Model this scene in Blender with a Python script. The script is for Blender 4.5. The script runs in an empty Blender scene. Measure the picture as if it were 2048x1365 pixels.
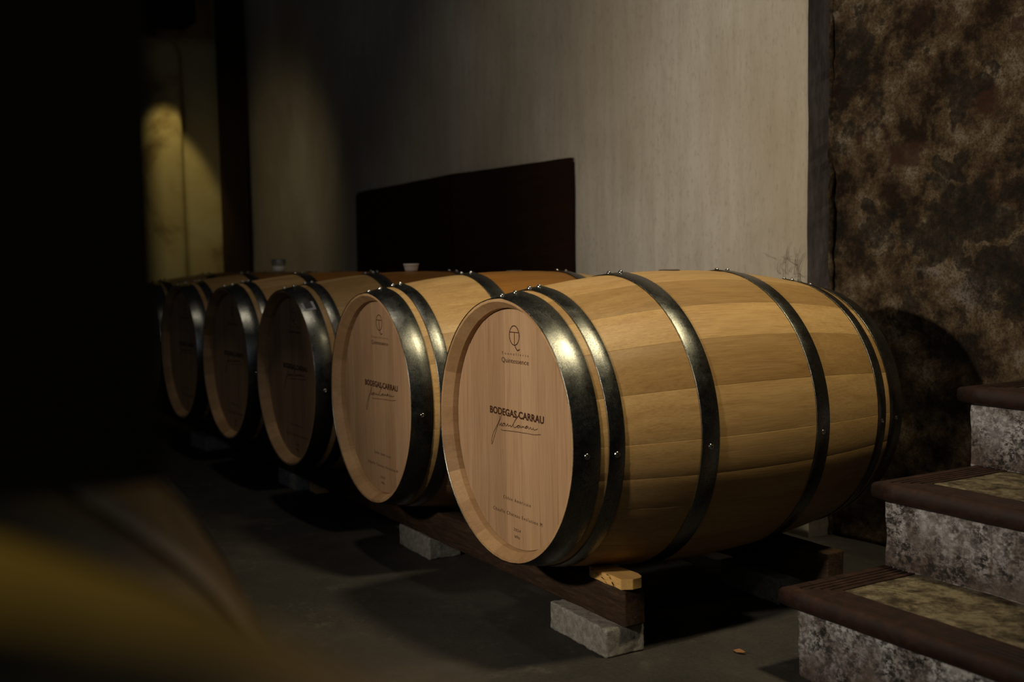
import bpy, bmesh, math, random
from mathutils import Vector, Matrix, noise
random.seed(7)
S = bpy.context.scene
COL = S.collection
R = math.radians
Z0 = 0.476          # height of the barrel axes above the floor
RB, RR, BL = 0.3452, 0.2915, 0.95   # bilge radius, end radius, barrel length

# ------------------------------------------------------------------ camera
cam_d = bpy.data.cameras.new('camera'); cam = bpy.data.objects.new('camera', cam_d); COL.objects.link(cam)
S.camera = cam
cam_d.sensor_width = 36; cam_d.lens = 38.918; cam_d.clip_start = 0.02
yaw, pitch, roll = 0.5289, -0.0713, -0.0176
f = Vector((-math.cos(yaw)*math.cos(pitch), math.sin(yaw)*math.cos(pitch), math.sin(pitch)))
r = f.cross(Vector((0, 0, 1))).normalized(); u = r.cross(f)
r2 = math.cos(roll)*r + math.sin(roll)*u; u2 = -math.sin(roll)*r + math.cos(roll)*u
m = Matrix((r2, u2, -f)).transposed().to_4x4(); m.translation = Vector((2.111, -1.2002, 0.3717+Z0))
cam.matrix_world = m
cam_d.dof.use_dof = True; cam_d.dof.focus_distance = 2.55; cam_d.dof.aperture_fstop = 3.0

# ------------------------------------------------------------------ world and light
W = bpy.data.worlds.new('world'); S.world = W; W.use_nodes = True
W.node_tree.nodes['Background'].inputs[0].default_value = (0.66, 0.70, 0.80, 1)
W.node_tree.nodes['Background'].inputs[1].default_value = 0.010
def aim(o, target):
    o.rotation_euler = (Vector(target)-o.location).to_track_quat('-Z', 'Y').to_euler()
def spot(name, loc, target, power, color, ang, blend, size):
    d = bpy.data.lights.new(name, 'SPOT'); d.energy = power; d.color = color; d.spot_size = R(ang); d.spot_blend = blend
    d.shadow_soft_size = size
    o = bpy.data.objects.new(name, d); o.location = loc; COL.objects.link(o); aim(o, target); return o
def area(name, loc, target, power, color, sx, sy):
    d = bpy.data.lights.new(name, 'AREA'); d.energy = power; d.color = color; d.shape = 'RECTANGLE'; d.size = sx; d.size_y = sy
    o = bpy.data.objects.new(name, d); o.location = loc; COL.objects.link(o); aim(o, target); return o
spot('front_lamp', (0.50, -2.60, 1.50), (0.14, 0.60, 0.95), 262, (1.0, 0.88, 0.72), 59, 1.0, 0.06)
spot('overhead_lamp', (1.45, 0.85, 4.0), (0.08, 0.28, 0.45), 370, (1.0, 0.85, 0.52), 36, 0.9, 0.18)
spot('wall_lamp', (-1.0, -0.5, 3.9), (-1.1, 0.9, 1.0), 55, (1.0, 0.88, 0.68), 84, 1.0, 0.15)
spot('foreground_fill', (2.3, -2.3, 2.6), (1.45, -1.22, 0.75), 36, (1.0, 0.86, 0.42), 46, 0.8, 0.10)  # added to brighten the foreground barrels, no known source
area('fill_light', (3.0, -3.4, 2.6), (-0.6, 0.0, 0.3), 10, (0.80, 0.87, 1.0), 1.2, 1.6)  # added soft fill, no real source behind it
spot('far_lamp', (-5.20, 0.62, 2.39), (-5.66, 0.62, 1.15), 19, (1.0, 0.82, 0.34), 44, 0.45, 0.03)
spot('corner_lamp', (-4.0, -0.3, 1.9), (-5.05, 1.22, 1.05), 9, (1.0, 0.80, 0.42), 78, 1.0, 0.10)
S.view_settings.view_transform = 'Standard'; S.view_settings.look = 'None'
S.view_settings.exposure = 0.0; S.view_settings.gamma = 1.0; S.view_settings.use_curve_mapping = False

# ------------------------------------------------------------------ node helpers
class NT:
    def __init__(s, name):
        s.m = bpy.data.materials.new(name); s.m.use_nodes = True; s.t = s.m.node_tree
        s.b = s.t.nodes['Principled BSDF']
    def n(s, typ, **kw):
        nd = s.t.nodes.new(typ)
        for k, v in kw.items(): setattr(nd, k, v)
        return nd
    def L(s, a, b): s.t.links.new(a, b)
    def coord(s, scale=(1, 1, 1), rand=0.0, distort=0.0, dscale=3):
        tc = s.n('ShaderNodeTexCoord'); out = tc.outputs['Object']
        if rand:
            oi = s.n('ShaderNodeObjectInfo'); mu = s.n('ShaderNodeMath', operation='MULTIPLY'); mu.inputs[1].default_value = rand
            s.L(oi.outputs['Random'], mu.inputs[0]); ad = s.n('ShaderNodeVectorMath', operation='ADD')
            s.L(out, ad.inputs[0]); s.L(mu.outputs[0], ad.inputs[1]); out = ad.outputs[0]
        if distort:
            nz = s.n('ShaderNodeTexNoise'); nz.inputs['Scale'].default_value = dscale; nz.inputs['Detail'].default_value = 6 if dscale > 3 else 2; s.L(out, nz.inputs['Vector'])
            sc = s.n('ShaderNodeVectorMath', operation='SCALE'); sc.inputs['Scale'].default_value = distort
            s.L(nz.outputs['Color'], sc.inputs[0]); ad = s.n('ShaderNodeVectorMath', operation='ADD')
            s.L(out, ad.inputs[0]); s.L(sc.outputs[0], ad.inputs[1]); out = ad.outputs[0]
        mp = s.n('ShaderNodeMapping'); mp.inputs['Scale'].default_value = scale; s.L(out, mp.inputs['Vector'])
        return mp.outputs[0]
    def noise(s, vec, scale, detail=6, rough=0.6, dist=0.0):
        nz = s.n('ShaderNodeTexNoise'); nz.inputs['Scale'].default_value = scale; nz.inputs['Detail'].default_value = detail
        nz.inputs['Roughness'].default_value = rough; nz.inputs['Distortion'].default_value = dist
        s.L(vec, nz.inputs['Vector']); return nz.outputs['Fac']
    def ramp(s, fac, stops):
        rp = s.n('ShaderNodeValToRGB'); e = rp.color_ramp.elements
        while len(e) > 1: e.remove(e[0])
        e[0].position = stops[0][0]; c = stops[0][1]; e[0].color = (*c, 1) if isinstance(c, tuple) else (c, c, c, 1)
        for p, c in stops[1:]:
            k = e.new(p); k.color = (*c, 1) if isinstance(c, tuple) else (c, c, c, 1)
        s.L(fac, rp.inputs[0]); return rp.outputs[0]
    def mix(s, fac, a, b, mode='MIX'):
        mx = s.n('ShaderNodeMix', data_type='RGBA', blend_type=mode)
        if isinstance(fac, float): mx.inputs[0].default_value = fac
        else: s.L(fac, mx.inputs[0])
        for i, v in ((6, a), (7, b)):
            if isinstance(v, tuple): mx.inputs[i].default_value = (*v, 1)
            else: s.L(v, mx.inputs[i])
        return mx.outputs[2]
    def bump(s, h, strength, dist=0.002, prev=None):
        b = s.n('ShaderNodeBump'); b.inputs['Strength'].default_value = strength; b.inputs['Distance'].default_value = dist
        s.L(h, b.inputs['Height'])
        if prev: s.L(prev, b.inputs['Normal'])
        return b.outputs[0]
    def fin(s, color=None, rough=None, normal=None, metal=0.0, spec=None):
        for v, k in ((color, 'Base Color'), (rough, 'Roughness')):
            if v is None: continue
            if isinstance(v, tuple): s.b.inputs[k].default_value = (*v, 1)
            elif isinstance(v, float): s.b.inputs[k].default_value = v
            else: s.L(v, s.b.inputs[k])
        if normal: s.L(normal, s.b.inputs['Normal'])
        s.b.inputs['Metallic'].default_value = metal
        if spec is not None: s.b.inputs['Specular IOR Level'].default_value = spec
        return s.m

def wood_mat(name, dark, mid, light, axis, rand=9.0, vary=0.35, rough=0.5, fine=1.0, spec=0.3, fleck=0.25, stain=False):
    t = NT(name)
    sc = [170, 170, 170]; sc[axis] = 5
    v = t.coord(tuple(x*fine for x in sc), rand)
    g = t.noise(v, 1.0, 5, 0.65, 0.3)
    sc2 = [16, 16, 16]; sc2[axis] = 1.1
    v2 = t.coord(tuple(sc2), rand, 0.05)
    g2 = t.noise(v2, 1.0, 4, 0.6, 1.2)
    sc3 = [40, 40, 40]; sc3[axis] = 110
    v3 = t.coord(tuple(sc3), rand, 0.25)
    g3 = t.noise(v3, 1.0, 3, 0.6, 1.5)
    scf = [620, 620, 620]; scf[axis] = 9
    gf = t.noise(t.coord(tuple(x*fine for x in scf), rand), 1.0, 4, 0.7, 0.2)
    a = t.ramp(g, [(0.30, dark), (0.50, mid), (0.72, light)])
    a = t.mix(0.5, a, t.ramp(gf, [(0.36, tuple(x*0.72 for x in dark)), (0.50, mid), (0.66, tuple(min(1, x*1.08) for x in light))]))
    b = t.ramp(g2, [(0.30, dark), (0.52, mid), (0.75, light)])
    c = t.mix(0.42, a, b)
    fl = t.ramp(g3, [(0.60, 0.0), (0.70, 1.0)])
    msk = t.ramp(t.noise(t.coord((5, 5, 5), rand), 1.0, 2), [(0.52, 0.0), (0.66, fleck)])
    mm = t.n('ShaderNodeMath', operation='MULTIPLY'); t.L(fl, mm.inputs[0]); t.L(msk, mm.inputs[1])
    c = t.mix(mm.outputs[0], c, light)
    oi = t.n('ShaderNodeObjectInfo')
    tone = t.ramp(oi.outputs['Random'], [(0.0, (1-vary, 1-vary*1.12, 1-vary*1.3)), (0.5, (1.0-vary*0.35, 1.0-vary*0.38, 1.0-vary*0.4)), (1.0, (1.05, 1.05, 1.05))])
    c = t.mix(1.0, c, tone, 'MULTIPLY')
    if stain:   # wine-stained, oiled band between the two bilge hoops
        tc = t.n('ShaderNodeTexCoord'); sx = t.n('ShaderNodeSeparateXYZ'); t.L(tc.outputs['Object'], sx.inputs[0])
        c = t.mix(t.ramp(sx.outputs[1], [(0.309, 0.0), (0.313, 0.92), (0.637, 0.92), (0.641, 0.0)]), c, t.mix(1.0, c, (0.52, 0.33, 0.10), 'MULTIPLY'))
    nb = t.bump(g, 0.25, 0.0006); nb = t.bump(gf, 0.35, 0.0004, nb)
    return t.fin(c, rough, nb, spec=spec)

OAK = wood_mat('oak_stave', (0.30, 0.165, 0.060), (0.47, 0.295, 0.120), (0.60, 0.405, 0.185), 1, rough=0.48, vary=0.36)
OAK_ST = wood_mat('oak_stave_stained', (0.30, 0.165, 0.060), (0.47, 0.295, 0.120), (0.60, 0.405, 0.185), 1, rough=0.45, vary=0.30, stain=True)
HEADW = wood_mat('oak_head', (0.26, 0.15, 0.078), (0.38, 0.235, 0.130), (0.49, 0.325, 0.19), 2, rough=0.55, vary=0.16, spec=0.2, fleck=0.1)
ENDW = wood_mat('oak_end_grain', (0.30, 0.17, 0.08), (0.44, 0.27, 0.13), (0.52, 0.33, 0.17), 1, rough=0.6, vary=0.3)
OAK_FG = wood_mat('oak_stave_amber', (0.40, 0.25, 0.045), (0.54, 0.36, 0.07), (0.62, 0.43, 0.10), 1, rough=0.5, vary=0.2)
CHOCK = wood_mat('pine_chock', (0.42, 0.22, 0.06), (0.60, 0.36, 0.12), (0.72, 0.48, 0.20), 0, rough=0.6, vary=0.05)
PANEL = wood_mat('dark_board', (0.014, 0.006, 0.003), (0.022, 0.010, 0.005), (0.034, 0.016, 0.008), 0, rough=0.7, vary=0.2, spec=0.1)

def beam_mat():
    t = NT('old_beam'); v = t.coord((14, 120, 120), 5); g = t.noise(v, 1, 9, 0.78)
    c = t.ramp(g, [(0.3, (0.016, 0.009, 0.005)), (0.5, (0.038, 0.021, 0.012)), (0.68, (0.078, 0.046, 0.028))])
    g2 = t.noise(t.coord((50, 50, 50), 5), 1, 9, 0.8)
    c = t.mix(t.ramp(g2, [(0.5, 0.0), (0.62, 0.75)]), c, (0.03, 0.02, 0.015))
    return t.fin(c, 0.8, t.bump(g, 0.7, 0.003), spec=0.15)
BEAM = beam_mat()

def hoop_mat():
    t = NT('galvanised_hoop')
    v = t.coord((1, 1, 1), 7)
    g = t.noise(v, 420, 6, 0.85); g2 = t.noise(v, 24, 9, 0.78); g3 = t.noise(t.coord((9, 420, 9), 7), 1, 5, 0.7)
    c = t.ramp(g2, [(0.35, (0.155, 0.16, 0.155)), (0.6, (0.27, 0.275, 0.255)), (0.8, (0.36, 0.36, 0.32))])
    msk = t.mix(1.0, t.ramp(g, [(0.47, 0.0), (0.55, 1.0)]), t.ramp(g2, [(0.40, 0.25), (0.56, 1.0)]), 'MULTIPLY')
    c = t.mix(msk, c, (0.05, 0.05, 0.047))
    c = t.mix(t.ramp(g3, [(0.50, 0.0), (0.64, 0.5)]), c, (0.09, 0.09, 0.085))
    rg = t.ramp(g2, [(0.3, 0.20), (0.7, 0.40)])
    nb = t.bump(g, 0.30, 0.0006); nb = t.bump(g3, 0.22, 0.0006, nb)
    return t.fin(c, rg, nb, metal=1.0)
HOOP = hoop_mat()
def simple(name, c, rough=0.5, metal=0.0, spec=None):
    t = NT(name); return t.fin(c, rough, None, metal, spec)
RIVET = simple('zinc_rivet', (0.62, 0.62, 0.60), 0.18, 1.0)
INK = simple('burnt_print', (0.045, 0.018, 0.010), 0.7, 0, 0.1)
CUPM = simple('white_plastic', (0.72, 0.68, 0.60), 0.4)
CLEARM = NT('clear_plastic'); CLEARM.b.inputs['Transmission Weight'].default_value = 0.9
CLEARM = CLEARM.fin((0.85, 0.88, 0.88), 0.12)
BUNGM = simple('dark_bung', (0.05, 0.035, 0.025), 0.6)
PAPER = simple('white_sticker', (0.36, 0.36, 0.39), 0.6)
PRINT = simple('sticker_print', (0.03, 0.03, 0.04), 0.6)

def floor_mat():
    t = NT('cellar_floor'); v = t.coord()
    g = t.noise(v, 2.2, 10, 0.7, 0.4); g2 = t.noise(v, 110, 7, 0.8); g3 = t.noise(v, 8, 12, 0.78)
    c = t.ramp(g, [(0.32, (0.018, 0.016, 0.0145)), (0.52, (0.036, 0.032, 0.028)), (0.72, (0.072, 0.062, 0.050))])
    c = t.mix(t.ramp(g3, [(0.55, 0.0), (0.72, 0.55)]), c, (0.15, 0.135, 0.11))
    c = t.mix(0.35, c, t.ramp(g2, [(0.3, (0.012, 0.011, 0.010)), (0.7, (0.07, 0.064, 0.058))]))
    c = t.mix(t.ramp(t.noise(v, 190, 3), [(0.70, 0.0), (0.76, 0.6)]), c, (0.3, 0.27, 0.22))
    nb = t.bump(g2, 0.35, 0.004); nb = t.bump(g3, 0.4, 0.008, nb)
    return t.fin(c, 0.82, nb, spec=0.2)
FLOOR = floor_mat()
def endface_mat():
    t = NT('endface_render'); v = t.coord((30, 30, 8)); g = t.noise(v, 1, 7, 0.7)  # end face of the pale wall, darker than its plaster front
    c = t.ramp(g, [(0.3, (0.11, 0.093, 0.088)), (0.6, (0.20, 0.173, 0.165)), (0.8, (0.30, 0.265, 0.24))])
    return t.fin(c, 0.9, t.bump(g, 0.5, 0.004), spec=0.1)
ENDFACE = endface_mat()

def block_mat():
    t = NT('concrete_block'); v = t.coord((1, 1, 1), 3)
    g = t.noise(v, 60, 10, 0.8); g2 = t.noise(v, 260, 5, 0.8)
    c = t.ramp(g, [(0.38, (0.14, 0.13, 0.115)), (0.52, (0.24, 0.225, 0.20)), (0.66, (0.34, 0.32, 0.285))])
    c = t.mix(t.ramp(g2, [(0.56, 0.0), (0.64, 0.75)]), c, (0.07, 0.062, 0.055))
    return t.fin(c, 0.9, t.bump(g, 0.8, 0.003), spec=0.15)
BLOCK = block_mat()

def plaster_mat():
    t = NT('pale_plaster'); v = t.coord()
    g = t.noise(v, 1.1, 5, 0.6, 0.5)
    gs = t.noise(t.coord((26, 26, 3.0)), 1, 6, 0.65); gf = t.noise(t.coord((120, 120, 38)), 1, 7, 0.78)
    c = t.ramp(g, [(0.3, (0.47, 0.41, 0.335)), (0.55, (0.60, 0.55, 0.47)), (0.75, (0.66, 0.62, 0.54))])
    c = t.mix(t.ramp(gs, [(0.42, 0.0), (0.66, 0.30)]), c, (0.34, 0.29, 0.22))
    c = t.mix(t.ramp(gf, [(0.53, 0.0), (0.66, 0.55)]), c, (0.26, 0.215, 0.155))
    big = t.noise(t.coord((1.6, 1.6, 0.8)), 1, 3, 0.5)
    c = t.mix(t.ramp(big, [(0.42, 0.0), (0.66, 0.45)]), c, (0.36, 0.29, 0.17))
    nb = t.bump(gf, 0.5, 0.004); nb = t.bump(gs, 0.3, 0.01, nb)
    return t.fin(c, 0.9, nb, spec=0.15)
PLASTER = plaster_mat()

def ochre_mat():
    t = NT('ochre_plaster'); v = t.coord()
    g = t.noise(v, 1.6, 6, 0.6, 0.8)
    c = t.ramp(g, [(0.38, (0.20, 0.14, 0.06)), (0.5, (0.42, 0.34, 0.17)), (0.7, (0.48, 0.42, 0.24))])
    return t.fin(c, 0.9, t.bump(g, 0.4, 0.01), spec=0.15)
OCHRE = ochre_mat()

def stone_mat():
    t = NT('mouldy_masonry'); v = t.coord((1, 1, 1), 0, 0.02)
    g = t.noise(v, 8, 12, 0.74); g2 = t.noise(v, 3.1, 12, 0.74); g3 = t.noise(v, 4.6, 10, 0.7); g4 = t.noise(v, 55, 9, 0.82); g5 = t.noise(v, 150, 6, 0.8)
    c = t.ramp(g, [(0.42, (0.022, 0.013, 0.007)), (0.47, (0.075, 0.047, 0.024)), (0.54, (0.15, 0.103, 0.055)), (0.62, (0.27, 0.215, 0.15))])
    c = t.mix(t.ramp(g3, [(0.56, 0.0), (0.66, 0.5)]), c, (0.070, 0.030, 0.017))
    v2 = t.coord((1, 1, 1), 0, 0.045, 20)
    for (px, pz, hw, hh) in ((0.24, 1.245, 0.028, 0.045), (-0.02, 1.125, 0.06, 0.035), (0.33, 1.42, 0.02, 0.02), (-0.17, 1.19, 0.012, 0.02), (0.62, 1.0, 0.06, 0.03)):
        sep = t.n('ShaderNodeVectorMath', operation='SUBTRACT'); t.L(v2, sep.inputs[0]); sep.inputs[1].default_value = (px+0.022, 0, pz+0.022)
        ab = t.n('ShaderNodeVectorMath', operation='ABSOLUTE'); t.L(sep.outputs[0], ab.inputs[0])
        dv = t.n('ShaderNodeVectorMath', operation='MULTIPLY'); t.L(ab.outputs[0], dv.inputs[0]); dv.inputs[1].default_value = (1/hw, 0, 1/hh)
        xyz = t.n('ShaderNodeSeparateXYZ'); t.L(dv.outputs[0], xyz.inputs[0])
        mx = t.n('ShaderNodeMath', operation='MAXIMUM'); t.L(xyz.outputs[0], mx.inputs[0]); t.L(xyz.outputs[2], mx.inputs[1])
        c = t.mix(t.ramp(mx.outputs[0], [(0.7, 0.8), (1.1, 0.0)]), c, (0.062, 0.024, 0.014))
    pv = t.coord((1, 1, 1), 0, 0.16, 14)
    for (px, pz, rx, rz) in ((0.17, 0.745, 0.055, 0.05), (0.05, 0.80, 0.03, 0.03), (0.62, 1.55, 0.25, 0.12), (0.60, 0.85, 0.06, 0.06)):
        sep = t.n('ShaderNodeVectorMath', operation='SUBTRACT'); t.L(pv, sep.inputs[0]); sep.inputs[1].default_value = (px+0.08, 0, pz+0.08)
        dv = t.n('ShaderNodeVectorMath', operation='MULTIPLY'); t.L(sep.outputs[0], dv.inputs[0]); dv.inputs[1].default_value = (1/rx, 0, 1/rz)
        ln = t.n('ShaderNodeVectorMath', operation='LENGTH'); t.L(dv.outputs[0], ln.inputs[0])
        pf = t.mix(1.0, t.ramp(ln.outputs['Value'], [(0.6, 0.8), (1.2, 0.0)]), t.ramp(g, [(0.42, 0.2), (0.55, 1.0)]), 'MULTIPLY')
        c = t.mix(pf, c, (0.28, 0.23, 0.19))
    # black mould: patches of their own shape at fixed spots, broken up by noise
    acc = t.ramp(g2, [(0.545, 0.0), (0.575, 0.95)])
    v3 = t.coord((1, 1, 1), 0, 0.34, 11)
    for (px, pz, rx, rz) in ((0.17, 1.28, 0.07, 0.08), (0.18, 0.97, 0.15, 0.09), (0.05, 0.90, 0.08, 0.07), (0.33, 0.80, 0.10, 0.09), (0.16, 1.10, 0.06, 0.05), (0.12, 1.55, 0.12, 0.05), (0.75, 1.15, 0.15, 0.12), (0.47, 0.92, 0.05, 0.07), (-0.17, 1.02, 0.05, 0.05)):
        sep = t.n('ShaderNodeVectorMath', operation='SUBTRACT'); t.L(v3, sep.inputs[0]); sep.inputs[1].default_value = (px+0.17, 0, pz+0.17)
        dv = t.n('ShaderNodeVectorMath', operation='MULTIPLY'); t.L(sep.outputs[0], dv.inputs[0]); dv.inputs[1].default_value = (1/rx, 0, 1/rz)
        ln = t.n('ShaderNodeVectorMath', operation='LENGTH'); t.L(dv.outputs[0], ln.inputs[0])
        acc = t.mix(1.0, acc, t.ramp(ln.outputs['Value'], [(0.82, 0.97), (1.08, 0.0)]), 'LIGHTEN')
    brk = t.mix(1.0, acc, t.ramp(g4, [(0.40, 1.0), (0.60, 0.55)]), 'MULTIPLY')
    c = t.mix(brk, c, (0.014, 0.0135, 0.011))
    c = t.mix(t.ramp(g5, [(0.48, 0.0), (0.58, 0.7)]), c, (0.035, 0.027, 0.02))
    nb = t.bump(g4, 0.8, 0.008); nb = t.bump(g, 0.6, 0.02, nb)
    return t.fin(c, 0.9, nb, spec=0.12)
STONE = stone_mat()

def riser_mat():
    t = NT('whitewashed_riser'); v = t.coord((1, 1, 1), 5)
    g = t.noise(t.coord((12, 12, 9), 5, 0.05), 1, 12, 0.75); g2 = t.noise(t.coord((75, 75, 95), 5), 1, 9, 0.8); g3 = t.noise(t.coord((70, 70, 6), 5), 1, 6, 0.65); g4 = t.noise(v, 9, 8, 0.7)
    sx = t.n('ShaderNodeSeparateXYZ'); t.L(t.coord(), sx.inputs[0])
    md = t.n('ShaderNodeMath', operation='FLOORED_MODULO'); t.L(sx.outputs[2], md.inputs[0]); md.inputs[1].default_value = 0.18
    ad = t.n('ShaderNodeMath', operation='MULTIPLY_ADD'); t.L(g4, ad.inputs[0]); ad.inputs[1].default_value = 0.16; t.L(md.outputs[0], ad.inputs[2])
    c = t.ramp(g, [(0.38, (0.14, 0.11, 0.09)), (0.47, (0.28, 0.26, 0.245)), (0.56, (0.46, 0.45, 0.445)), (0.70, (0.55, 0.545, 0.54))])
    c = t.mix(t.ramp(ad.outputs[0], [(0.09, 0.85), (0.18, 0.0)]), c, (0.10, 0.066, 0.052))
    msk = t.mix(1.0, t.ramp(g2, [(0.44, 0.0), (0.53, 1.0)]), t.ramp(g4, [(0.40, 0.35), (0.56, 1.0)]), 'MULTIPLY')
    c = t.mix(msk, c, (0.022, 0.019, 0.017))
    c = t.mix(t.ramp(g3, [(0.56, 0.0), (0.68, 0.6)]), c, (0.10, 0.06, 0.035))
    return t.fin(c, 0.9, t.bump(g2, 0.8, 0.004), spec=0.15)
RISER = riser_mat()
def tread_mat():
    t = NT('dark_red_tread'); v = t.coord((1, 1, 1), 4)
    g = t.noise(v, 26, 10, 0.8); g2 = t.noise(v, 160, 6, 0.8)
    c = t.ramp(g, [(0.3, (0.006, 0.004, 0.003)), (0.52, (0.020, 0.0075, 0.0045)), (0.75, (0.046, 0.016, 0.008))])
    c = t.mix(t.ramp(g2, [(0.66, 0.0), (0.78, 0.35)]), c, (0.07, 0.05, 0.04))
    return t.fin(c, t.ramp(g, [(0.3, 0.5), (0.7, 0.75)]), t.bump(g2, 0.3, 0.001), spec=0.3)
TREAD = tread_mat()
def slab_mat():
    t = NT('worn_slab'); v = t.coord((1, 1, 1), 6, 0.05)
    g = t.noise(v, 22, 12, 0.8, 0.2); g2 = t.noise(v, 110, 8, 0.8)
    c = t.ramp(g, [(0.40, (0.022, 0.016, 0.010)), (0.48, (0.070, 0.053, 0.032)), (0.58, (0.17, 0.14, 0.09))])
    c = t.mix(t.ramp(g2, [(0.56, 0.0), (0.70, 0.6)]), c, (0.06, 0.045, 0.03))
    return t.fin(c, 0.8, t.bump(g2, 0.6, 0.003), spec=0.2)
SLAB = slab_mat()
BLACKW = simple('unlit_black', (0.008, 0.007, 0.006), 0.95, 0, 0.05)  # lack of light painted in as a near-black base colour

# ------------------------------------------------------------------ object helpers
def mesh(name, verts, faces, mat, smooth=False):
    me = bpy.data.meshes.new(name); me.from_pydata([tuple(v) for v in verts], [], faces); me.validate()
    bm = bmesh.new(); bm.from_mesh(me); bmesh.ops.recalc_face_normals(bm, faces=bm.faces); bm.to_mesh(me); bm.free()
    if smooth:
        for p in me.polygons: p.use_smooth = True
    me.materials.append(mat); return me
def ob(name, me, parent=None, loc=(0, 0, 0), rot=(0, 0, 0)):
    o = bpy.data.objects.new(name, me); COL.objects.link(o); o.location = loc; o.rotation_euler = rot
    if parent: o.parent = parent
    return o
def tag(o, label, cat, group=None, kind=None):
    o['label'] = label; o['category'] = cat
    if group: o['group'] = group
    if kind: o['kind'] = kind
    return o
def struct(o, label=None):
    o['kind'] = 'structure'
    if label: o['label'] = label
    return o
def boxv(x0, x1, y0, y1, z0, z1):
    v = [(x, y, z) for x in (x0, x1) for y in (y0, y1) for z in (z0, z1)]
    f_ = [(0, 1, 3, 2), (4, 6, 7, 5), (0, 4, 5, 1), (2, 3, 7, 6), (0, 2, 6, 4), (1, 5, 7, 3)]
    return v, f_
def bevel_box(name, x0, x1, y0, y1, z0, z1, mat, bev=0.004, seg=2, cuts=0, amp=0.0, freq=20, seed=0, smooth=True):
    bm = bmesh.new(); v, f_ = boxv(x0, x1, y0, y1, z0, z1)
    vs = [bm.verts.new(p) for p in v]
    for q in f_: bm.faces.new([vs[i] for i in q])
    bmesh.ops.recalc_face_normals(bm, faces=bm.faces)
    if bev: bmesh.ops.bevel(bm, geom=list(bm.edges), offset=bev, segments=seg, affect='EDGES', profile=0.6)
    if cuts:
        dims = (x1-x0, y1-y0, z1-z0); unit = max(dims)/cuts
        for ax in range(3):
            n = int(dims[ax]/unit)
            for k in range(1, n+1):
                co = [0, 0, 0]; co[ax] = (x0, y0, z0)[ax]+dims[ax]*k/(n+1); no = [0, 0, 0]; no[ax] = 1
                bmesh.ops.bisect_plane(bm, geom=list(bm.verts)+list(bm.edges)+list(bm.faces), plane_co=co, plane_no=no)
        off = Vector((seed*3.1, seed*1.7, seed*2.3)); bm.normal_update()
        for vt in bm.verts:
            d = noise.fractal(vt.co*freq+off, 1.0, 2.0, 4)*amp
            vt.co += vt.normal*d
    me = bpy.data.meshes.new(name); bm.to_mesh(me); bm.free()
    if smooth:
        for p in me.polygons: p.use_smooth = True
    me.materials.append(mat); return me

# ------------------------------------------------------------------ setting
ob_floor = struct(ob('floor', mesh('floor', [(-9, -7, 0), (5, -7, 0), (5, 4, 0), (-9, 4, 0)], [(0, 1, 2, 3)], FLOOR)), 'dark stained concrete cellar floor')
# pale plastered wall behind the barrels, its end face turned to the stairs
PW = 1.22; SW = 1.32; PX = -0.283
def relief_wall(name, x0, x1, y, z0, z1, nx, nz, amp, freq, mat, back=0.25, edge=None):
    vs = []; fs = []
    for j in range(nz+1):
        for i in range(nx+1):
            x = x0+(x1-x0)*i/nx; z = z0+(z1-z0)*j/nz
            d = noise.fractal(Vector((x*freq, 7.7, z*freq)), 1.0, 2.0, 5)*amp
            xx = x+(noise.fractal(Vector((3.3, z*14, 1.0)), 1, 2, 4)*0.002 if (edge and i == nx) else 0)
            vs.append((xx, y+d, z))
    for j in range(nz):
        for i in range(nx):
            a = j*(nx+1)+i; fs.append((a, a+1, a+nx+2, a+nx+1))
    # thickness
    n0 = len(vs)
    vs += [(x0, y+back, z0), (x1, y+back, z0), (x1, y+back, z1), (x0, y+back, z1)]
    bot = [i for i in range(nx+1)]; top = [nz*(nx+1)+i for i in range(nx+1)]
    lef = [j*(nx+1) for j in range(nz+1)]; rig = [j*(nx+1)+nx for j in range(nz+1)]
    fs.append(tuple(bot[::-1])+(n0, n0+1)); fs.append(tuple(top)+(n0+2, n0+3))
    fs.append(tuple(lef)+(n0+3, n0)); fs.append((n0, n0+3, n0+2, n0+1))
    if not edge: fs.append(tuple(rig[::-1])+(n0+1, n0+2))
    else:       # the end face that is seen: a fine grid of its own
        prev = rig
        for k in range(1, 9):
            cur = []
            for j in range(nz+1):
                z = z0+(z1-z0)*j/nz; cur.append(len(vs))
                vs.append((x1+0.003*noise.fractal(Vector((k*0.9, z*22, 4.0)), 1, 2, 4), y+back*k/8, z))
            for j in range(nz): fs.append((prev[j], prev[j+1], cur[j+1], cur[j]))
            prev = cur
    return mesh(name, vs, fs, mat, True)
def flat_shade_big(me):
    for p in me.polygons: p.use_smooth = len(p.vertices) == 4 and p.area < 0.05
me = relief_wall('wall_back', -6.2, PX, PW, 0, 3.2, 220, 120, 0.006, 2.2, PLASTER, 0.4, True); flat_shade_big(me)
me.materials.append(ENDFACE)
for p in me.polygons:
    if p.center.x > PX-0.006 and abs(p.normal.x) > 0.7: p.material_index = 1; p.use_smooth = False
struct(ob('wall_back', me), 'pale streaked plaster wall behind the barrels')
me = relief_wall('wall_right', PX-0.05, 3.4, SW, 0, 3.2, 240, 210, 0.020, 5.0, STONE, 0.3); flat_shade_big(me)
struct(ob('wall_right', me), 'mouldy brown rubble wall above the stairs')
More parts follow.
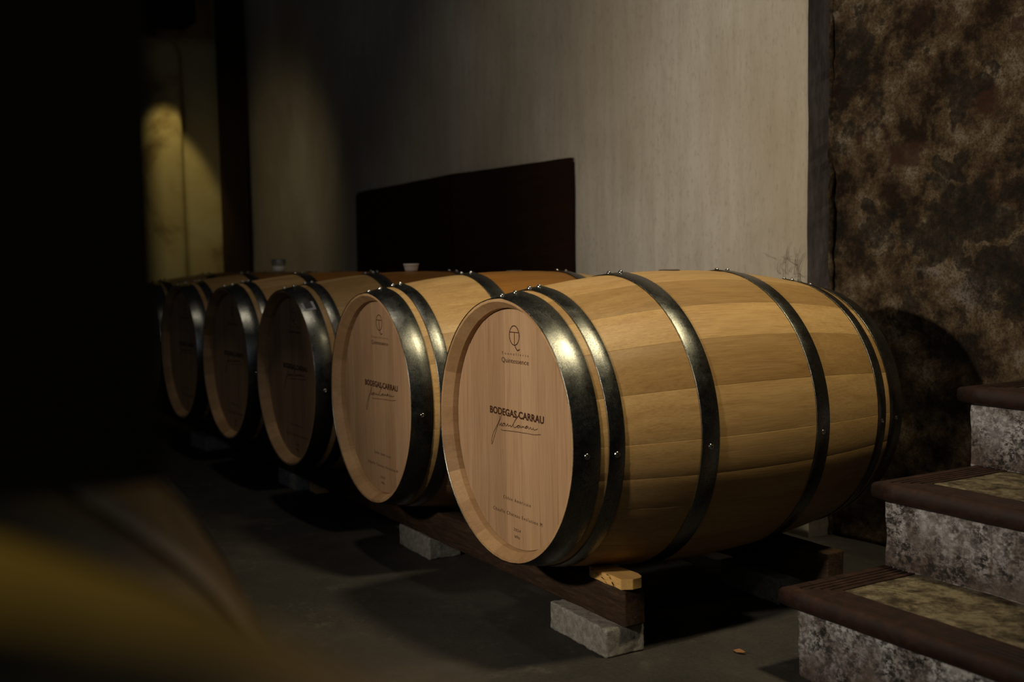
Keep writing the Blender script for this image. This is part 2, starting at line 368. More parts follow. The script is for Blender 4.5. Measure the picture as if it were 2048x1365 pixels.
# ragged mortar bead where the two walls meet
vs = []; fs = []; n = 160
for j in range(n+1):
    z = 3.2*j/n; w = 0.008+0.006*noise.noise(Vector((z*30, 0, 0))); w2 = 0.007*noise.noise(Vector((z*17, 5, 0)))
    for k in range(5):
        a = math.pi*k/4-math.pi/2
        vs.append((PX+0.002+w*math.cos(a)+w2*0.5, SW-0.008+w*1.2*math.sin(a)+w2, z))
for j in range(n):
    for k in range(4): a = j*5+k; fs.append((a, a+1, a+6, a+5))
struct(ob('trim_1', mesh('trim_1', vs, fs, STONE, True)), 'ragged mortar joint between plaster and rubble wall')
# far end
me = bevel_box('wall_far', -6.0, -5.7, 0.60, 1.22, 0, 3.2, OCHRE, 0.02, 2, 14, 0.008, 3, 1)
struct(ob('wall_far', me), 'ochre plaster pilaster in the far corner')
bm = bmesh.new()
prof = [(0.0, 0.0), (0.745, 0.0), (0.745, 2.28)]
for k in range(1, 9): a = k*math.pi/16; prof.append((0.745-0.13*(1-math.cos(a)), 2.28+0.13*math.sin(a)))
prof += [(0.0, 2.41)]
fr = [bm.verts.new((-5.60, y, z)) for y, z in prof]; bk = [bm.verts.new((-5.72, y, z)) for y, z in prof]
bm.faces.new(fr); bm.faces.new(bk[::-1]); nn = len(prof)
for i in range(nn): bm.faces.new((fr[i], bk[i], bk[(i+1) % nn], fr[(i+1) % nn]))
bmesh.ops.recalc_face_normals(bm, faces=bm.faces)
ed = [e for e in bm.edges if all(abs(v.co.x+5.6) < 1e-5 for v in e.verts) and min(v.co.z for v in e.verts) >= 0 and max(v.co.y for v in e.verts) > 0.5 and not all(v.co.z < 0.01 for v in e.verts)]
bmesh.ops.bevel(bm, geom=ed, offset=0.05, segments=5, affect='EDGES', profile=0.5)
me = bpy.data.meshes.new('trim_2'); bm.to_mesh(me); bm.free(); me.materials.append(OCHRE)
struct(ob('trim_2', me), 'ochre plaster pier with a rounded top corner')
struct(ob('wall_end', bevel_box('wall_end', -6.3, -6.0, -4.0, 1.3, 0, 3.2, BLACKW, 0.0)), 'unlit end wall of the cellar')  # its darkness comes from the black base colour
# guessed upright, added to fill the dark strip in the far corner
struct(ob('trim_4', bevel_box('trim_4', -5.69, -5.62, 1.005, 1.185, 0, 3.2, BEAM, 0.008, 2)), 'dark upright strip in the far corner beside the ochre pilaster')
# guessed lintel over the far passage, its darkness painted in as black
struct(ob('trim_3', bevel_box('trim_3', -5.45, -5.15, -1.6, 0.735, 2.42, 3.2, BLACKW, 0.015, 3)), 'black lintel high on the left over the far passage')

# ------------------------------------------------------------------ barrel
def Rf(y): return RB-(RB-RR)*(2*y/BL-1)**2
def stave_mesh(w):
    prof = []
    N = 14
    for i in range(N+1): y = BL*i/N; prof.append((y, Rf(y), 1))
    prof += [(BL, RR-0.006, 0), (BL-0.022, RR-0.020, 0), (BL-0.05, RR-0.022, 0), (BL*0.5, RB-0.027, 0), (0.05, RR-0.022, 0), (0.022, RR-0.020, 0), (0, RR-0.006, 0)]
    angs = [-w/2+0.00008, -w/2+0.003, -w/6, w/6, w/2-0.003, w/2-0.00008]
    vs = []
    for ai, a in enumerate(angs):
        e = 0.00016 if ai in (0, 5) else 0
        for y, rad, o in prof:
            rr = rad-e*o; vs.append((rr*math.sin(a), y, rr*math.cos(a)))
    P = len(prof); fs = []
    for k in range(5):
        for i in range(P):
            j = (i+1) % P; fs.append((k*P+i, k*P+j, (k+1)*P+j, (k+1)*P+i))
    fs.append(tuple(range(P))); fs.append(tuple(5*P+i for i in range(P))[::-1])
    me = mesh('stave', vs, fs, OAK)
    me.materials.append(ENDW)
    for p in me.polygons:
        big = sum(1 for vi in p.vertices if (vi % P) <= N)
        p.use_smooth = big == 4 and len(p.vertices) == 4
        c = p.center; rad = math.hypot(c.x, c.z)
        if len(p.vertices) == 4 and big < 4: p.material_index = 1
    return me
def ring_mesh(name, y0, y1, mat, th=0.0017, N=112, lap=False):
    """Tapered steel band that follows the barrel, edges slightly rolled."""
    vs = []; fs = []; g = 0.0006
    p = [(y0, Rf(y0)+g), (y0, Rf(y0)+g+th*0.7), (y0+0.0012, Rf(y0)+g+th), ((y0+y1)/2, Rf((y0+y1)/2)+g+th*1.05), (y1-0.0012, Rf(y1)+g+th), (y1, Rf(y1)+g+th*0.7), (y1, Rf(y1)+g)]
    M = len(p)
    for i in range(N):
        a = 2*math.pi*i/N
        ex = 0.0014 if lap and (abs(a) < 0.11) else 0
        for y, rad in p: vs.append(((rad+ex)*math.sin(a), y, (rad+ex)*math.cos(a)))
    for i in range(N):
        j = (i+1) % N
        for k in range(M):
            l = (k+1) % M; fs.append((i*M+k, i*M+l, j*M+l, j*M+k))
    me = mesh(name, vs, fs, mat)
    for q in me.polygons: q.use_smooth = True
    return me
def rivet_mesh(rad, h):
    vs = []; fs = []; n = 12; rows = 4
    for i in range(rows):
        t = i/(rows)*math.pi/2
        for k in range(n): a = 2*math.pi*k/n; vs.append((rad*math.cos(t)*math.cos(a), rad*math.cos(t)*math.sin(a), h*math.sin(t)))
    vs.append((0, 0, h)); top = len(vs)-1
    for i in range(rows-1):
        for k in range(n): fs.append((i*n+k, i*n+(k+1) % n, (i+1)*n+(k+1) % n, (i+1)*n+k))
    for k in range(n): fs.append(((rows-1)*n+k, (rows-1)*n+(k+1) % n, top))
    return mesh('rivet', vs, fs, RIVET, True)
def nail_mesh(rad):
    # hollow tubular rivet: ring with sunk centre
    vs = []; fs = []; n = 14; p = [(1.0, 0), (0.9, 0.0013), (0.55, 0.0015), (0.40, 0.0004), (0.0, 0.0003)]
    for q, z in p[:4]:
        for k in range(n): a = 2*math.pi*k/n; vs.append((rad*q*math.cos(a), rad*q*math.sin(a), z))
    vs.append((0, 0, p[4][1])); c = len(vs)-1
    for i in range(3):
        for k in range(n): fs.append((i*n+k, i*n+(k+1) % n, (i+1)*n+(k+1) % n, (i+1)*n+k))
    for k in range(n): fs.append((3*n+k, 3*n+(k+1) % n, c))
    return mesh('rivet', vs, fs, RIVET, True)
HR = RR-0.0225; HD = 0.035
def head_board_mesh(x0, x1, yf, thick=0.02):
    g = 0.00035; a, b = x0+g, x1-g; N = 10
    pts = []
    for i in range(N+1): x = a+(b-a)*i/N; pts.append((x, math.sqrt(max(0, HR*HR-x*x))))
    outline = pts+[(x, -z) for x, z in pts[::-1]]
    # drop duplicate points at the disc's ends
    o2 = []
    for q in outline:
        if not o2 or math.hypot(q[0]-o2[-1][0], q[1]-o2[-1][1]) > 1e-4: o2.append(q)
    if math.hypot(o2[0][0]-o2[-1][0], o2[0][1]-o2[-1][1]) < 1e-4: o2.pop()
    n = len(o2); cx = (a+b)/2
    k = 1-0.0016/(b-a)
    vs = [(cx+(x-cx)*k, yf, z) for x, z in o2]+[(x, yf+0.0007, z) for x, z in o2]+[(x, yf+thick, z) for x, z in o2]
    fs = [tuple(range(n))[::-1], tuple(range(2*n, 3*n))]
    for l in (0, 1):
        for i in range(n): j = (i+1) % n; fs.append((l*n+i, l*n+j, (l+1)*n+j, (l+1)*n+i))
    return mesh('head_board', vs, fs, HEADW)

def text_mesh(name, items):
    """items: (string, x_left, width, baseline z, cap height, bold)"""
    bm = bmesh.new()
    for s_, x0, wd, zb, cap, bold, spc in items:
        cu = bpy.data.curves.new('t', 'FONT'); cu.body = s_; cu.size = 1; cu.offset = bold; cu.space_character = spc; cu.resolution_u = 3
        o = bpy.data.objects.new('t', cu); COL.objects.link(o)
        dg = bpy.context.evaluated_depsgraph_get(); dg.update()
        me = bpy.data.meshes.new_from_object(o.evaluated_get(dg))
        xs = [v.co.x for v in me.vertices]; mn, mx = min(xs), max(xs)
        kx = wd/(mx-mn); kz = cap/0.70
        me.transform(Matrix(((kx, 0, 0, x0-mn*kx), (0, 0, 0, HD-0.0004), (0, kz, 0, zb), (0, 0, 0, 1))))
        bm.from_mesh(me); bpy.data.objects.remove(o); bpy.data.meshes.remove(me); bpy.data.curves.remove(cu)
    me = bpy.data.meshes.new(name); bm.to_mesh(me); bm.free(); me.materials.clear(); me.materials.append(INK)
    for p in me.polygons: p.material_index = 0
    return me
def smooth_line(pts, sub=4):
    out = []; n = len(pts)
    for i in range(n-1):
        p0 = Vector(pts[max(0, i-1)]); p1 = Vector(pts[i]); p2 = Vector(pts[i+1]); p3 = Vector(pts[min(n-1, i+2)])
        for k in range(sub):
            t = k/sub
            out.append(0.5*((2*p1)+(-p0+p2)*t+(2*p0-5*p1+4*p2-p3)*t*t+(-p0+3*p1-3*p2+p3)*t**3))
    out.append(Vector(pts[-1])); return out
def ribbon(lines, y=HD-0.0004):
    vs = []; fs = []
    for pts, w in lines:
        pts = smooth_line(pts); b = len(vs); n = len(pts)
        for i, q in enumerate(pts):
            d = (pts[min(n-1, i+1)]-pts[max(0, i-1)])
            d = d.normalized() if d.length > 1e-7 else Vector((1, 0)); nx = Vector((-d.y, d.x))*w/2
            vs += [(q.x+nx.x, y, q.y+nx.y), (q.x-nx.x, y, q.y-nx.y)]
        for i in range(n-1): fs.append((b+2*i, b+2*i+1, b+2*i+3, b+2*i+2))
    return vs, fs
SIG_J = [(-0.054, 0.027), (-0.058, 0.021), (-0.064, 0.012), (-0.072, 0.004), (-0.08, -0.004), (-0.09, -0.015), (-0.099, -0.028), (-0.103, -0.04), (-0.102, -0.047), (-0.096, -0.039), (-0.088, -0.024), (-0.08, -0.011), (-0.074, -0.001), (-0.069, 0.007), (-0.066, 0.012), (-0.064, 0.017), (-0.065, 0.024)]
SIG_W = [(-0.069, 0.01), (-0.067, 0.005), (-0.065, 0.001), (-0.061, 0.003), (-0.056, 0.008), (-0.058, 0.002), (-0.054, 0.001), (-0.049, 0.007), (-0.044, 0.007), (-0.042, 0.009), (-0.049, 0.006), (-0.051, 0.002), (-0.045, 0.002), (-0.04, 0.008), (-0.038, 0.003), (-0.033, 0.004), (-0.028, 0.009), (-0.027, 0.005), (-0.024, 0.004), (-0.015, 0.007), (-0.015, 0.004), (-0.009, 0.005), (-0.002, 0.012), (0.008, 0.022), (0.018, 0.029), (0.022, 0.033)]
SIG_C = [(0.021, 0.033), (0.008, 0.023), (0.0, 0.014), (-0.003, 0.009), (0.0, 0.004), (0.008, 0.005), (0.017, 0.01), (0.024, 0.011), (0.016, 0.008), (0.016, 0.005), (0.022, 0.006), (0.027, 0.011), (0.028, 0.007), (0.032, 0.007), (0.036, 0.011), (0.038, 0.008), (0.042, 0.011), (0.046, 0.008), (0.05, 0.009), (0.058, 0.014), (0.051, 0.012), (0.05, 0.008), (0.056, 0.009), (0.061, 0.013), (0.062, 0.009), (0.067, 0.009), (0.071, 0.013), (0.074, 0.009), (0.08, 0.009), (0.082, 0.013), (0.084, 0.009), (0.093, 0.01), (0.101, 0.013)]
SIG_U = [(-0.058, -0.007), (-0.054, -0.009), (-0.027, -0.007), (0.008, -0.005), (0.052, -0.003), (0.084, -0.002), (0.113, 0.002)]
circ = [(0.008+0.021*math.sin(2*math.pi*i/24), 0.2095+0.0215*math.cos(2*math.pi*i/24)) for i in range(25)]
EMB = mesh('emblem_print', *ribbon([(circ, 0.0023), ([(-0.0115, 0.2165), (0.0275, 0.2165)], 0.0020), ([(0.0085, 0.216), (0.0085, 0.190)], 0.0022), ([(0.009, 0.189), (0.013, 0.183), (0.019, 0.178), (0.024, 0.177), (0.030, 0.180)], 0.0027)]), INK)
SIG = mesh('signature_print', *ribbon([(SIG_J, 0.0014), (SIG_W, 0.0015), (SIG_C, 0.0015), (SIG_U, 0.0014)]), INK)
MAKER = text_mesh('maker_print', [('Tonnellerie', -0.049, 0.117, 0.1650, 0.0062, -0.004, 1.9), ('Quintessence', -0.050, 0.118, 0.1475, 0.0110, 0.0, 1.0)])
NAME = text_mesh('name_print', [('BODEGAS CARRAU', -0.108, 0.235, 0.0265, 0.0155, 0.034, 1.02)])
SMALL1 = text_mesh('small_print', [('Chêne Américain', -0.053, 0.119, -0.165, 0.0078, 0.0, 1.5)])
SMALL2 = text_mesh('small_print', [('Chauffe Chateau Evolution M', -0.101, 0.214, -0.199, 0.0080, 0.0, 1.4)])
SMALL3 = text_mesh('small_print', [('2024', -0.009, 0.030, -0.231, 0.0068, 0.0, 1.3)])
# little winged stamp under the year
sv, sf = ribbon([([(-0.006, -0.240), (-0.003, -0.246), (0.000, -0.241)], 0.0012), ([(0.011, -0.241), (0.014, -0.247), (0.017, -0.242)], 0.0012), ([(0.0, -0.2425), (0.011, -0.2430)], 0.0011), ([(0.001, -0.2448), (0.010, -0.2452)], 0.0011), ([(0.003, -0.2405), (0.009, -0.2408)], 0.0011)])
STAMP = mesh('stamp_print', sv, sf, INK)

widths = []
rem = 2*math.pi
rs = random.Random(3)
while rem > 0.40:
    w = rs.uniform(0.22, 0.38); widths.append(w); rem -= w
widths.append(rem)
STAVES = [stave_mesh(w) for w in widths]
HOOPS = [(-0.0012, 0.057, 0), (0.075, 0.110, 1), (0.290, 0.335, 1), (0.617, 0.660, 1), (0.845, 0.877, 1), (0.897, 0.9512, 0)]
HM = [ring_mesh('hoop', a, b, HOOP, lap=True) for a, b, _ in HOOPS]
RIV = rivet_mesh(0.0056, 0.0058); NAIL = nail_mesh(0.0062)
hb = [-HR+0.0005]
rs2 = random.Random(11)
while hb[-1] < HR-0.12: hb.append(hb[-1]+rs2.uniform(0.055, 0.088))
hb.append(HR-0.0005)
HEADS = [head_board_mesh(a, b, HD) for a, b in zip(hb, hb[1:])]
REAR = [mesh('rear_head', [(HR*math.sin(2*math.pi*i/48), BL-HD-yy, HR*math.cos(2*math.pi*i/48)) for yy in (0, 0.02) for i in range(48)], [tuple(range(48)), tuple(range(48, 96))[::-1]]+[(i, (i+1) % 48, 48+(i+1) % 48, 48+i) for i in range(48)], HEADW)]

def make_barrel(label, loc, rz, spin, group='oak barrels in the row', prints=True, bung=True, mat=None, nail_angle=93.5):
    root = bpy.data.objects.new('wine_barrel', None); COL.objects.link(root)
    root.location = (loc[0], loc[1], loc[2]-RB); root.rotation_euler = (0, 0, rz); root.empty_display_size = 0.1
    tag(root, label, 'barrel', group)
    C0 = (0, 0, RB)
    a = spin
    for w, me in zip(widths, STAVES):
        if mat:
            key = me.name+'_'+mat.name
            m2 = bpy.data.meshes.get(key)
            if not m2: m2 = me.copy(); m2.name = key; m2.materials[0] = mat
            me = m2
        ob('stave', me, root, C0, (0, a+w/2, 0)); a += w
    for me in HEADS: ob('head_board', me, root, C0)
    ob('rear_head', REAR[0], root, C0)
    for i, (me, (y0, y1, _)) in enumerate(zip(HM, HOOPS)):
        h = ob('hoop', me, root, C0)
        wd = y1-y0
        for fy in ((0.24, 0.80) if wd < 0.05 else (0.22, 0.72)):
            y = y0+wd*fy; sl = math.atan2(Rf(y+0.01)-Rf(y-0.01), 0.02)
            th = -0.012 if fy < 0.5 else 0.02
            rr_ = Rf(y)+0.0034
            ob('rivet', RIV, h, (rr_*math.sin(th), y, rr_*math.cos(th)), (sl, th, 0))
        y = (y0+y1)/2; th = R(nail_angle); rr_ = Rf(y)+0.0020; sl = math.atan2(Rf(y+0.01)-Rf(y-0.01), 0.02)
        q = Vector((math.sin(th), -sl, math.cos(th))).to_track_quat('Z', 'Y').to_euler()
        ob('rivet', NAIL, h, (rr_*math.sin(th), y, rr_*math.cos(th)), q)
    if prints:
        for nm, me in (('emblem_print', EMB), ('maker_print', MAKER), ('name_print', NAME), ('signature_print', SIG), ('small_print', SMALL1), ('small_print', SMALL2), ('small_print', SMALL3), ('stamp_print', STAMP)):
            ob(nm, me, root, C0)
    if bung:
        vs = [(0.026*k_*math.sin(2*math.pi*i/20), 0.475+0.026*k_*math.cos(2*math.pi*i/20), RB-0.0085+z) for k_, z in ((1, 0), (1, 0.0085), (0.85, 0.0105)) for i in range(20)]
        fs = [(l*20+i, l*20+(i+1) % 20, (l+1)*20+(i+1) % 20, (l+1)*20+i) for l in (0, 1) for i in range(20)]+[tuple(range(40, 60)), tuple(range(20))[::-1]]
        ob('bung', mesh('bung', vs, fs, BUNGM), root, C0)
    return root
specs = [('nearest oak barrel at the right end of the row, its whole round side showing', (0, 0, Z0), 0.0, 0.10, True),
 ('second oak barrel from the right, behind the nearest one, both prints still readable', (-0.745, 0.0011, Z0), -0.0166, 1.2, True),
 ('third oak barrel from the right, with a small square sticker on its front hoop', (-1.4414, -0.0043, Z0), 0.0047, 2.3, False),
 ('fourth oak barrel from the right, its dim dark head blurred', (-2.1392, -0.0074, Z0), 0.0178, 3.9, True),
 ('fifth oak barrel from the right, fading into the dark, a jar on its top', (-2.8500, -0.0117, Z0), 0.03, 5.0, False),
 ('last oak barrel of the row, only its dark top showing past the fifth', (-3.56, 0.0, Z0), 0.02, 0.7, True)]
barrels = [make_barrel(l, p, rz, sp, bung=bg, mat=None if p[0] == 0 else OAK_ST) for l, p, rz, sp, bg in specs]
# sticker on the third barrel's head hoop: white frame with a dark middle, bent to the hoop
def patch(a0, a1, y0, y1, lift):
    vs = []; n = 6
    for i in range(n+1):
        a = a0+(a1-a0)*i/n
        for y in (y0, y1): rr_ = Rf(y)+0.0024+lift; vs.append((rr_*math.sin(a), y, rr_*math.cos(a)))
    return vs, [(2*i, 2*i+1, 2*i+3, 2*i+2) for i in range(n)]
st = ob('sticker', mesh('sticker', *patch(R(32), R(40), 0.008, 0.046, 0.0003), PAPER), barrels[2], (0, 0, RB))
ob('sticker_print', mesh('sticker_print', *patch(R(31.9), R(38.2), 0.015, 0.038, 0.0006), PRINT), st)

# foreground barrels, end to end along the other side of the aisle, right under the lens
FK = 1.2; CAMP = Vector((2.111, -1.2002, 0.3717+Z0))
FY, FZ = -1.2002+FK*(-1.305+1.2002), CAMP.z+FK*(0.023-0.3717)
FX = lambda x: 2.111+FK*(x-2.111)
fgA = make_barrel('very blurred oak barrel at the bottom left corner, nearest to the lens', (FX(1.715), FY, FZ), -math.pi/2, 0.5, group='foreground barrels laid end to end', prints=False, bung=True, mat=OAK_FG)
fgB = make_barrel('blurred oak barrel in the left foreground, end to end beyond the nearest one', (FX(1.690), FY, FZ), math.pi/2, 2.1, group='foreground barrels laid end to end', prints=False, bung=True, mat=OAK_FG)
for o in (fgA, fgB): o.scale = (FK, FK, FK); o.location.z = FZ-RB*FK

# ------------------------------------------------------------------ beams and blocks
def beam(label, x0, x1, y0, y1, seed):
    o = ob('timber_beam', bevel_box('timber_beam', x0, x1, y0, y1, 0.064, Z0-0.3290, BEAM, 0.004, 2, 130, 0.0022, 25, seed))
    return tag(o, label, 'beam', 'timber beams under the barrel row')
beam('old dark timber beam running under the front ends of the barrels', -4.3, 0.232, 0.165, 0.219, 1)
beam('rear timber beam under the far ends of the barrels, its pale cut end beside the stairs', -4.3, 0.264, 0.732, 0.786, 2)
def block(label, x0, x1, y0, y1, rz, seed):
    cx, cy = (x0+x1)/2, (y0+y1)/2; hx, hy = (x1-x0)/2, (y1-y0)/2
    o = ob('concrete_block', bevel_box('concrete_block', -hx, hx, -hy, hy, 0, 0.0635, BLOCK, 0.004, 2, 34, 0.0022, 45, seed), None, (cx, cy, 0), (0, 0, R(rz)))
    return tag(o, label, 'concrete block', 'concrete blocks under the beams')
block('rough grey concrete block under the near end of the front beam', -0.016, 0.219, 0.129, 0.228, -2, 1)
block('grey concrete block jutting out below the second barrel', -0.915, -0.70, 0.160, 0.262, -1, 2)
block('grey concrete block in the dark below the third barrel', -2.06, -1.855, 0.166, 0.262, 0, 3)
block('dim concrete block farthest left on the floor, below the fifth barrel', -3.2, -2.98, 0.12, 0.25, 3, 4)
block('concrete block under the rear beam, half hidden by the lowest stair', -0.07, 0.150, 0.690, 0.792, -2, 5)
block('concrete block hidden in shadow under the rear beam farther left', -1.6, -1.38, 0.690, 0.792, 1, 6)
# chock on the beam end: a piece of broken light board with rounded back
def prism(name, pts, z0, z1, mat, jag=0.0, bev=0.002):
    bm = bmesh.new(); lo = [bm.verts.new((x, y, z0)) for x, y in pts]; hi = [bm.verts.new((x, y, z1)) for x, y in pts]
    bm.faces.new(lo[::-1]); bm.faces.new(hi); n = len(pts)
    for i in range(n): bm.faces.new((lo[i], lo[(i+1) % n], hi[(i+1) % n], hi[i]))
    bmesh.ops.recalc_face_normals(bm, faces=bm.faces)
    if bev: bmesh.ops.bevel(bm, geom=list(bm.edges), offset=bev, segments=2, affect='EDGES')
    me = bpy.data.meshes.new(name); bm.to_mesh(me); bm.free(); me.materials.append(mat); return me
zt = Z0-0.3290+0.0008
ck = bpy.data.objects.new('wooden_chock', None); COL.objects.link(ck); ck.location = (0.16, 0.19, zt)
tag(ck, 'pale broken board chock resting on the beam end under the nearest barrel', 'chock')
pts = [(-0.060, -0.026), (-0.045, -0.033), (-0.015, -0.031), (0.010, -0.034), (0.040, -0.031), (0.071, -0.034), (0.083, -0.012), (0.081, 0.012), (0.072, 0.020), (0.052, 0.026), (0.0, 0.024), (-0.040, 0.018), (-0.060, -0.006)]
ob('board', prism('board', pts, 0.0, 0.023, CHOCK, 0, 0.0008), ck)
rs3 = random.Random(5)
for k in range(9):
    x = -0.045+0.010*k; l = rs3.uniform(0.014, 0.028); h = rs3.uniform(0.006, 0.022); a = rs3.uniform(-0.7, 0.5); t_ = 0.0012
    dx, dz = math.cos(a)*l, math.sin(a)*l
    vs = [(x, -0.0335, h), (x+dx, -0.038, h+dz*0.5), (x+dx*0.5, -0.0365, h+dz*0.25+t_*1.4), (x, -0.030, h+t_), (x+dx*0.5, -0.033, h+dz*0.25-t_)]
    ob('splinter', mesh('splinter', vs, [(0, 1, 2), (0, 2, 3), (3, 2, 1), (0, 4, 1), (3, 1, 4), (0, 3, 4)], CHOCK if k % 2 else BEAM), ck)
wv = [(-1.845, 0.215, 0.0), (-1.845, 0.262, 0.0), (-1.770, 0.215, 0.0), (-1.770, 0.262, 0.0), (-1.845, 0.217, 0.045), (-1.845, 0.260, 0.045), (-1.772, 0.217, 0.022), (-1.772, 0.260, 0.022)]
tag(ob('wooden_wedge', mesh('wooden_wedge', wv, [(0, 1, 3, 2), (4, 6, 7, 5), (0, 2, 6, 4), (1, 5, 7, 3), (0, 4, 5, 1), (2, 3, 7, 6)], CHOCK)), 'small orange wood wedge on the floor against the block below the third barrel', 'wedge')
# bearers under the foreground barrels
for x, lb in ((0.80, 'dark timber bearer under the far end of the farther foreground barrel'), (1.63, 'dark timber bearer under the near end of the farther foreground barrel'), (1.66, 'dark timber bearer under the far end of the nearest foreground barrel'), (2.53, 'dark timber bearer under the near end of the nearest foreground barrel')):
    x = {0.80: FX(0.85), 1.63: FX(1.57), 1.66: FX(1.835), 2.53: FX(2.54)}[x]
    o = ob('timber_bearer', bevel_box('timber_bearer', x-0.03, x+0.03, FY-0.3, FY+0.22, 0, FZ-FK*0.3235, BEAM, 0.003, 2))
    tag(o, lb, 'beam', 'bearers under the foreground barrels')
# guessed upright sheet on the foreground barrels' ends, stands in for solid darkness
n = 16; ys = [FY+FK*(-0.45+0.645*i/n) for i in range(n+1)]
low = [(y, max(FZ+FK*0.272, FZ+math.sqrt(max(0.0, (FK*(RR+0.0045))**2-(y-FY)**2)))) for y in ys]
pts = low+[(ys[-1], 1.75), (ys[-1]-0.02, 1.80), (ys[0], 1.80)]
m_ = len(pts); vs = [(FX(1.697), y, z) for y, z in pts]+[(FX(1.708), y, z) for y, z in pts]
fs = [tuple(range(m_)), tuple(range(m_, 2*m_))[::-1]]+[(i, (i+1) % m_, m_+(i+1) % m_, m_+i) for i in range(m_)]
tag(ob('black_standin', mesh('black_standin', vs, fs, BLACKW)), 'tall black stand-in sheet out of focus on the left edge', 'board')

# ------------------------------------------------------------------ cups on the barrels
def lathe(name, prof, mat, n=28):
    vs = [(r_*math.cos(2*math.pi*i/n), r_*math.sin(2*math.pi*i/n), z) for r_, z in prof for i in range(n)]
    fs = [(l*n+i, l*n+(i+1) % n, (l+1)*n+(i+1) % n, (l+1)*n+i) for l in range(len(prof)-1) for i in range(n)]
    fs.append(tuple(range(n))[::-1]); fs.append(tuple((len(prof)-1)*n+i for i in range(n)))
    return mesh(name, vs, fs, mat, True)
cup = bpy.data.objects.new('bung_cup', None); COL.objects.link(cup); cup.location = (-1.4414-0.0022, 0.4707, Z0+RB+0.0005)
tag(cup, 'white tapered plastic cup plugged in the top of the third barrel', 'cup')
ob('cup_wall', lathe('cup_wall', [(0.0215, 0), (0.0235, 0.010), (0.0260, 0.021), (0.0275, 0.022), (0.0275, 0.026), (0.0248, 0.026), (0.0225, 0.012), (0.020, 0.004)], CUPM), cup)
jar = bpy.data.objects.new('bung_jar', None); COL.objects.link(jar); jar.location = (-2.865, 0.4646, Z0+RB+0.0005)
tag(jar, 'small clear jar with a white foot on the top of the fifth barrel', 'jar')
ob('foot', lathe('foot', [(0.026, 0), (0.028, 0.004), (0.029, 0.024), (0.026, 0.026)], CUPM), jar)
ob('glass', lathe('glass', [(0.027, 0.0265), (0.031, 0.036), (0.033, 0.058), (0.0318, 0.058), (0.029, 0.037), (0.0255, 0.028)], CLEARM), jar)

# ------------------------------------------------------------------ boards leaning on the pale wall
def board(label, x0, x1, zl, zr, corner):
    y0, y1 = PW-0.026, PW-0.010
    n = 10; top = [(x0+(x1-x0)*i/n, zl+(zr-zl)*i/n+0.003*noise.noise(Vector((i*1.3, x0, 0)))) for i in range(n+1)]
    if corner: top[0] = (x0, zl-0.02); top.insert(1, (x0+0.03, zl-0.002))
    pts = [(x0-0.03*corner, 0.0), (x1, 0.0)]+top[::-1]
    m_ = len(pts); vs = [(x, y0, z) for x, z in pts]+[(x, y1, z) for x, z in pts]
    fs = [tuple(range(m_)), tuple(range(m_, 2*m_))[::-1]]+[(i, (i+1) % m_, m_+(i+1) % m_, m_+i) for i in range(m_)]
    o = ob('dark_board', mesh('dark_board', vs, fs, PANEL)); return tag(o, label, 'board', 'dark boards on the pale wall')
board('left dark brown board against the pale wall, its top corner rounded', -3.68, -2.535, Z0+0.772, Z0+0.786, 1)
board('right dark brown board against the pale wall, ending above the second barrel', -2.520, -1.515, Z0+0.786, Z0+0.772, 0)

# ------------------------------------------------------------------ dead roots growing in the wall's cracked foot
rt = bpy.data.objects.new('dried_roots', None); COL.objects.link(rt); rt.location = (-0.35, PW-0.01, Z0+0.34)
tag(rt, 'dried brown creeper roots on the pale wall above the nearest barrel', 'roots')
TW = simple('dry_root', (0.10, 0.065, 0.035), 0.9)
rs4 = random.Random(9)
def twig(pts, rad):
    vs = []; fs = []; n = 5
    for i, p in enumerate(pts):
        rr_ = rad*(1-0.7*i/len(pts))
        for k in range(n): a = 2*math.pi*k/n; vs.append((p[0]+rr_*math.cos(a), p[1]+rr_*0.8*math.sin(a), p[2]+rr_*0.3*math.sin(a)))
    for i in range(len(pts)-1):
        for k in range(n): fs.append((i*n+k, i*n+(k+1) % n, (i+1)*n+(k+1) % n, (i+1)*n+k))
    fs.append(tuple(range(n))[::-1]); fs.append(tuple((len(pts)-1)*n+k for k in range(n)))
    return mesh('root', vs, fs, TW, True)
for k in range(16):
    x = rs4.uniform(-0.06, 0.045); z = rs4.uniform(-0.05, 0.03); p = [(x, 0, z)]; a = rs4.uniform(1.3, 1.9) if k < 4 else rs4.uniform(-0.6, 3.6)
    for i in range(9):
        a += rs4.uniform(-0.6, 0.6); x += math.cos(a)*0.008; z += math.sin(a)*(0.013 if k < 4 else 0.006); p.append((x, rs4.uniform(-0.003, 0.001), z))
    ob('root', twig(p, 0.0009), rt)

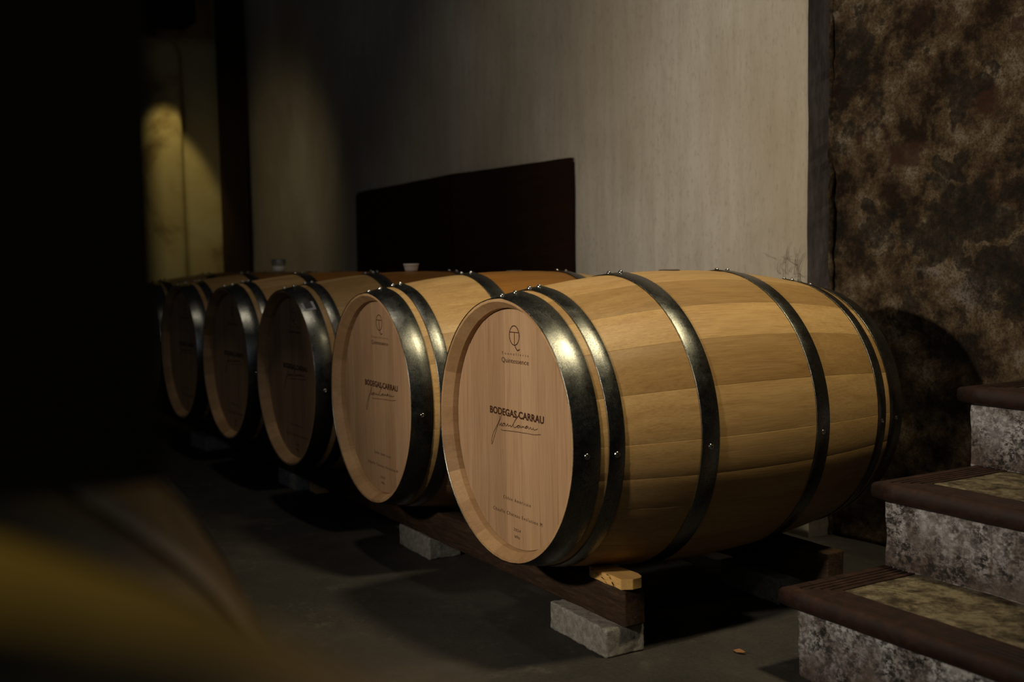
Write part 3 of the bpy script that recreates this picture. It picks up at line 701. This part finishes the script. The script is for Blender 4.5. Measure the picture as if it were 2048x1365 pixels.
# ------------------------------------------------------------------ stairs
ST = bpy.data.objects.new('staircase', None); COL.objects.link(ST); ST.location = (0.48, 0.39, 0)
tag(ST, 'stone stairs with dark red grooved edges climbing to the mouldy wall', 'stairs')
SH = 0.18; X1 = 1.95
def nosing(name, x0, y0, xe, ye, ztop, side):
    B = 0.088; T = 0.040
    prof = [(0.012, -T), (0.002, -T+0.008), (0.0, -T+0.02), (0.001, -0.006), (0.005, -0.001), (0.012, 0.0)]
    for d in (0.028, 0.042, 0.056, 0.070): prof += [(d, 0.0), (d+0.001, -0.004), (d+0.0045, -0.004), (d+0.0055, 0.0)]
    prof += [(B, 0.0), (B, -T)]
    m_ = len(prof); vs = []; secs = 26
    for s_ in range(secs+1):
        t = s_/secs
        for d, z in prof:
            jit = 0.0006*noise.noise(Vector((s_*0.9+x0*7, d*20, z*30+ztop*9)))
            if side: a, b = (x0+d, y0+d), (x0+d, ye)
            else: a, b = (x0+d, y0+d), (xe, y0+d)
            vs.append((a[0]+(b[0]-a[0])*t, a[1]+(b[1]-a[1])*t, ztop+z+jit))
    fs = [(s_*m_+i, s_*m_+(i+1) % m_, (s_+1)*m_+(i+1) % m_, (s_+1)*m_+i) for s_ in range(secs) for i in range(m_)]
    fs += [tuple(range(m_)), tuple(secs*m_+i for i in range(m_))[::-1]]
    me = mesh(name, vs, fs, TREAD)
    for p in me.polygons:
        ks = [vi % m_ for vi in p.vertices]
        if len(ks) == 4 and max(ks) <= 5: p.use_smooth = True
    return me
corners = [(0.474, 0.373), (0.457, 0.659), (0.420, 0.985)]
ends = [0.70, 1.005, SW-0.035]
ofs = Vector((-0.48, -0.39, 0))
for k, ((cx, cy), ye) in enumerate(zip(corners, ends), 1):
    zt_ = k*SH
    rx0 = cx+(0.022 if k > 1 else 0.030); ry0 = cy+(0.020 if k != 1 else 0.025)
    if k == 3: ry0 = cy+0.016
    z0 = 0.0 if k == 1 else (k-1)*SH-0.045
    ob('riser', bevel_box('riser', rx0, X1, ry0, SW-0.035, z0, zt_-0.038, RISER, 0.006, 2, 70, 0.006, 16, k), ST, ofs)
    ob('nosing', nosing('nosing', cx, cy, X1, ye, zt_, False), ST, ofs)
    ob('nosing', nosing('nosing', cx, cy, X1, ye, zt_, True), ST, ofs)
    ob('tread_slab', bevel_box('tread_slab', cx+0.089, X1, cy+0.089, ye, zt_-0.037, zt_-0.001, SLAB, 0.002, 1, 40, 0.0012, 20, k+4), ST, ofs)
# thin dried stalk on the lowest tread
GR = simple('dry_stalk', (0.16, 0.17, 0.06), 0.8)
sp = [(0.60+0.012*i, 0.52+0.006*math.sin(i*0.5)+0.004*i, SH+0.003+0.002*abs(math.sin(i*0.8))) for i in range(10)]
me = twig(sp, 0.0012); me.materials[0] = GR; me.name = 'grass_stalk'
tag(ob('grass_stalk', me), 'thin green stalk lying on the lowest stair', 'stalk')
# dead leaf and grit on the floor before the stairs
rs5 = random.Random(21)
vs = [(0, 0, 0.002), (0.012, 0.006, 0.006), (0.028, 0.004, 0.003), (0.036, 0, 0.007), (0.026, -0.006, 0.003), (0.011, -0.006, 0.001)]
tag(ob('dead_leaf', mesh('dead_leaf', vs, [(0, 1, 2), (0, 2, 5), (5, 2, 4), (2, 3, 4)], simple('leaf', (0.20, 0.09, 0.03), 0.8)), None, (0.33, 0.38, 0.002), (0, 0, 0.3)), 'small curled brown leaf on the floor before the stairs', 'leaf')
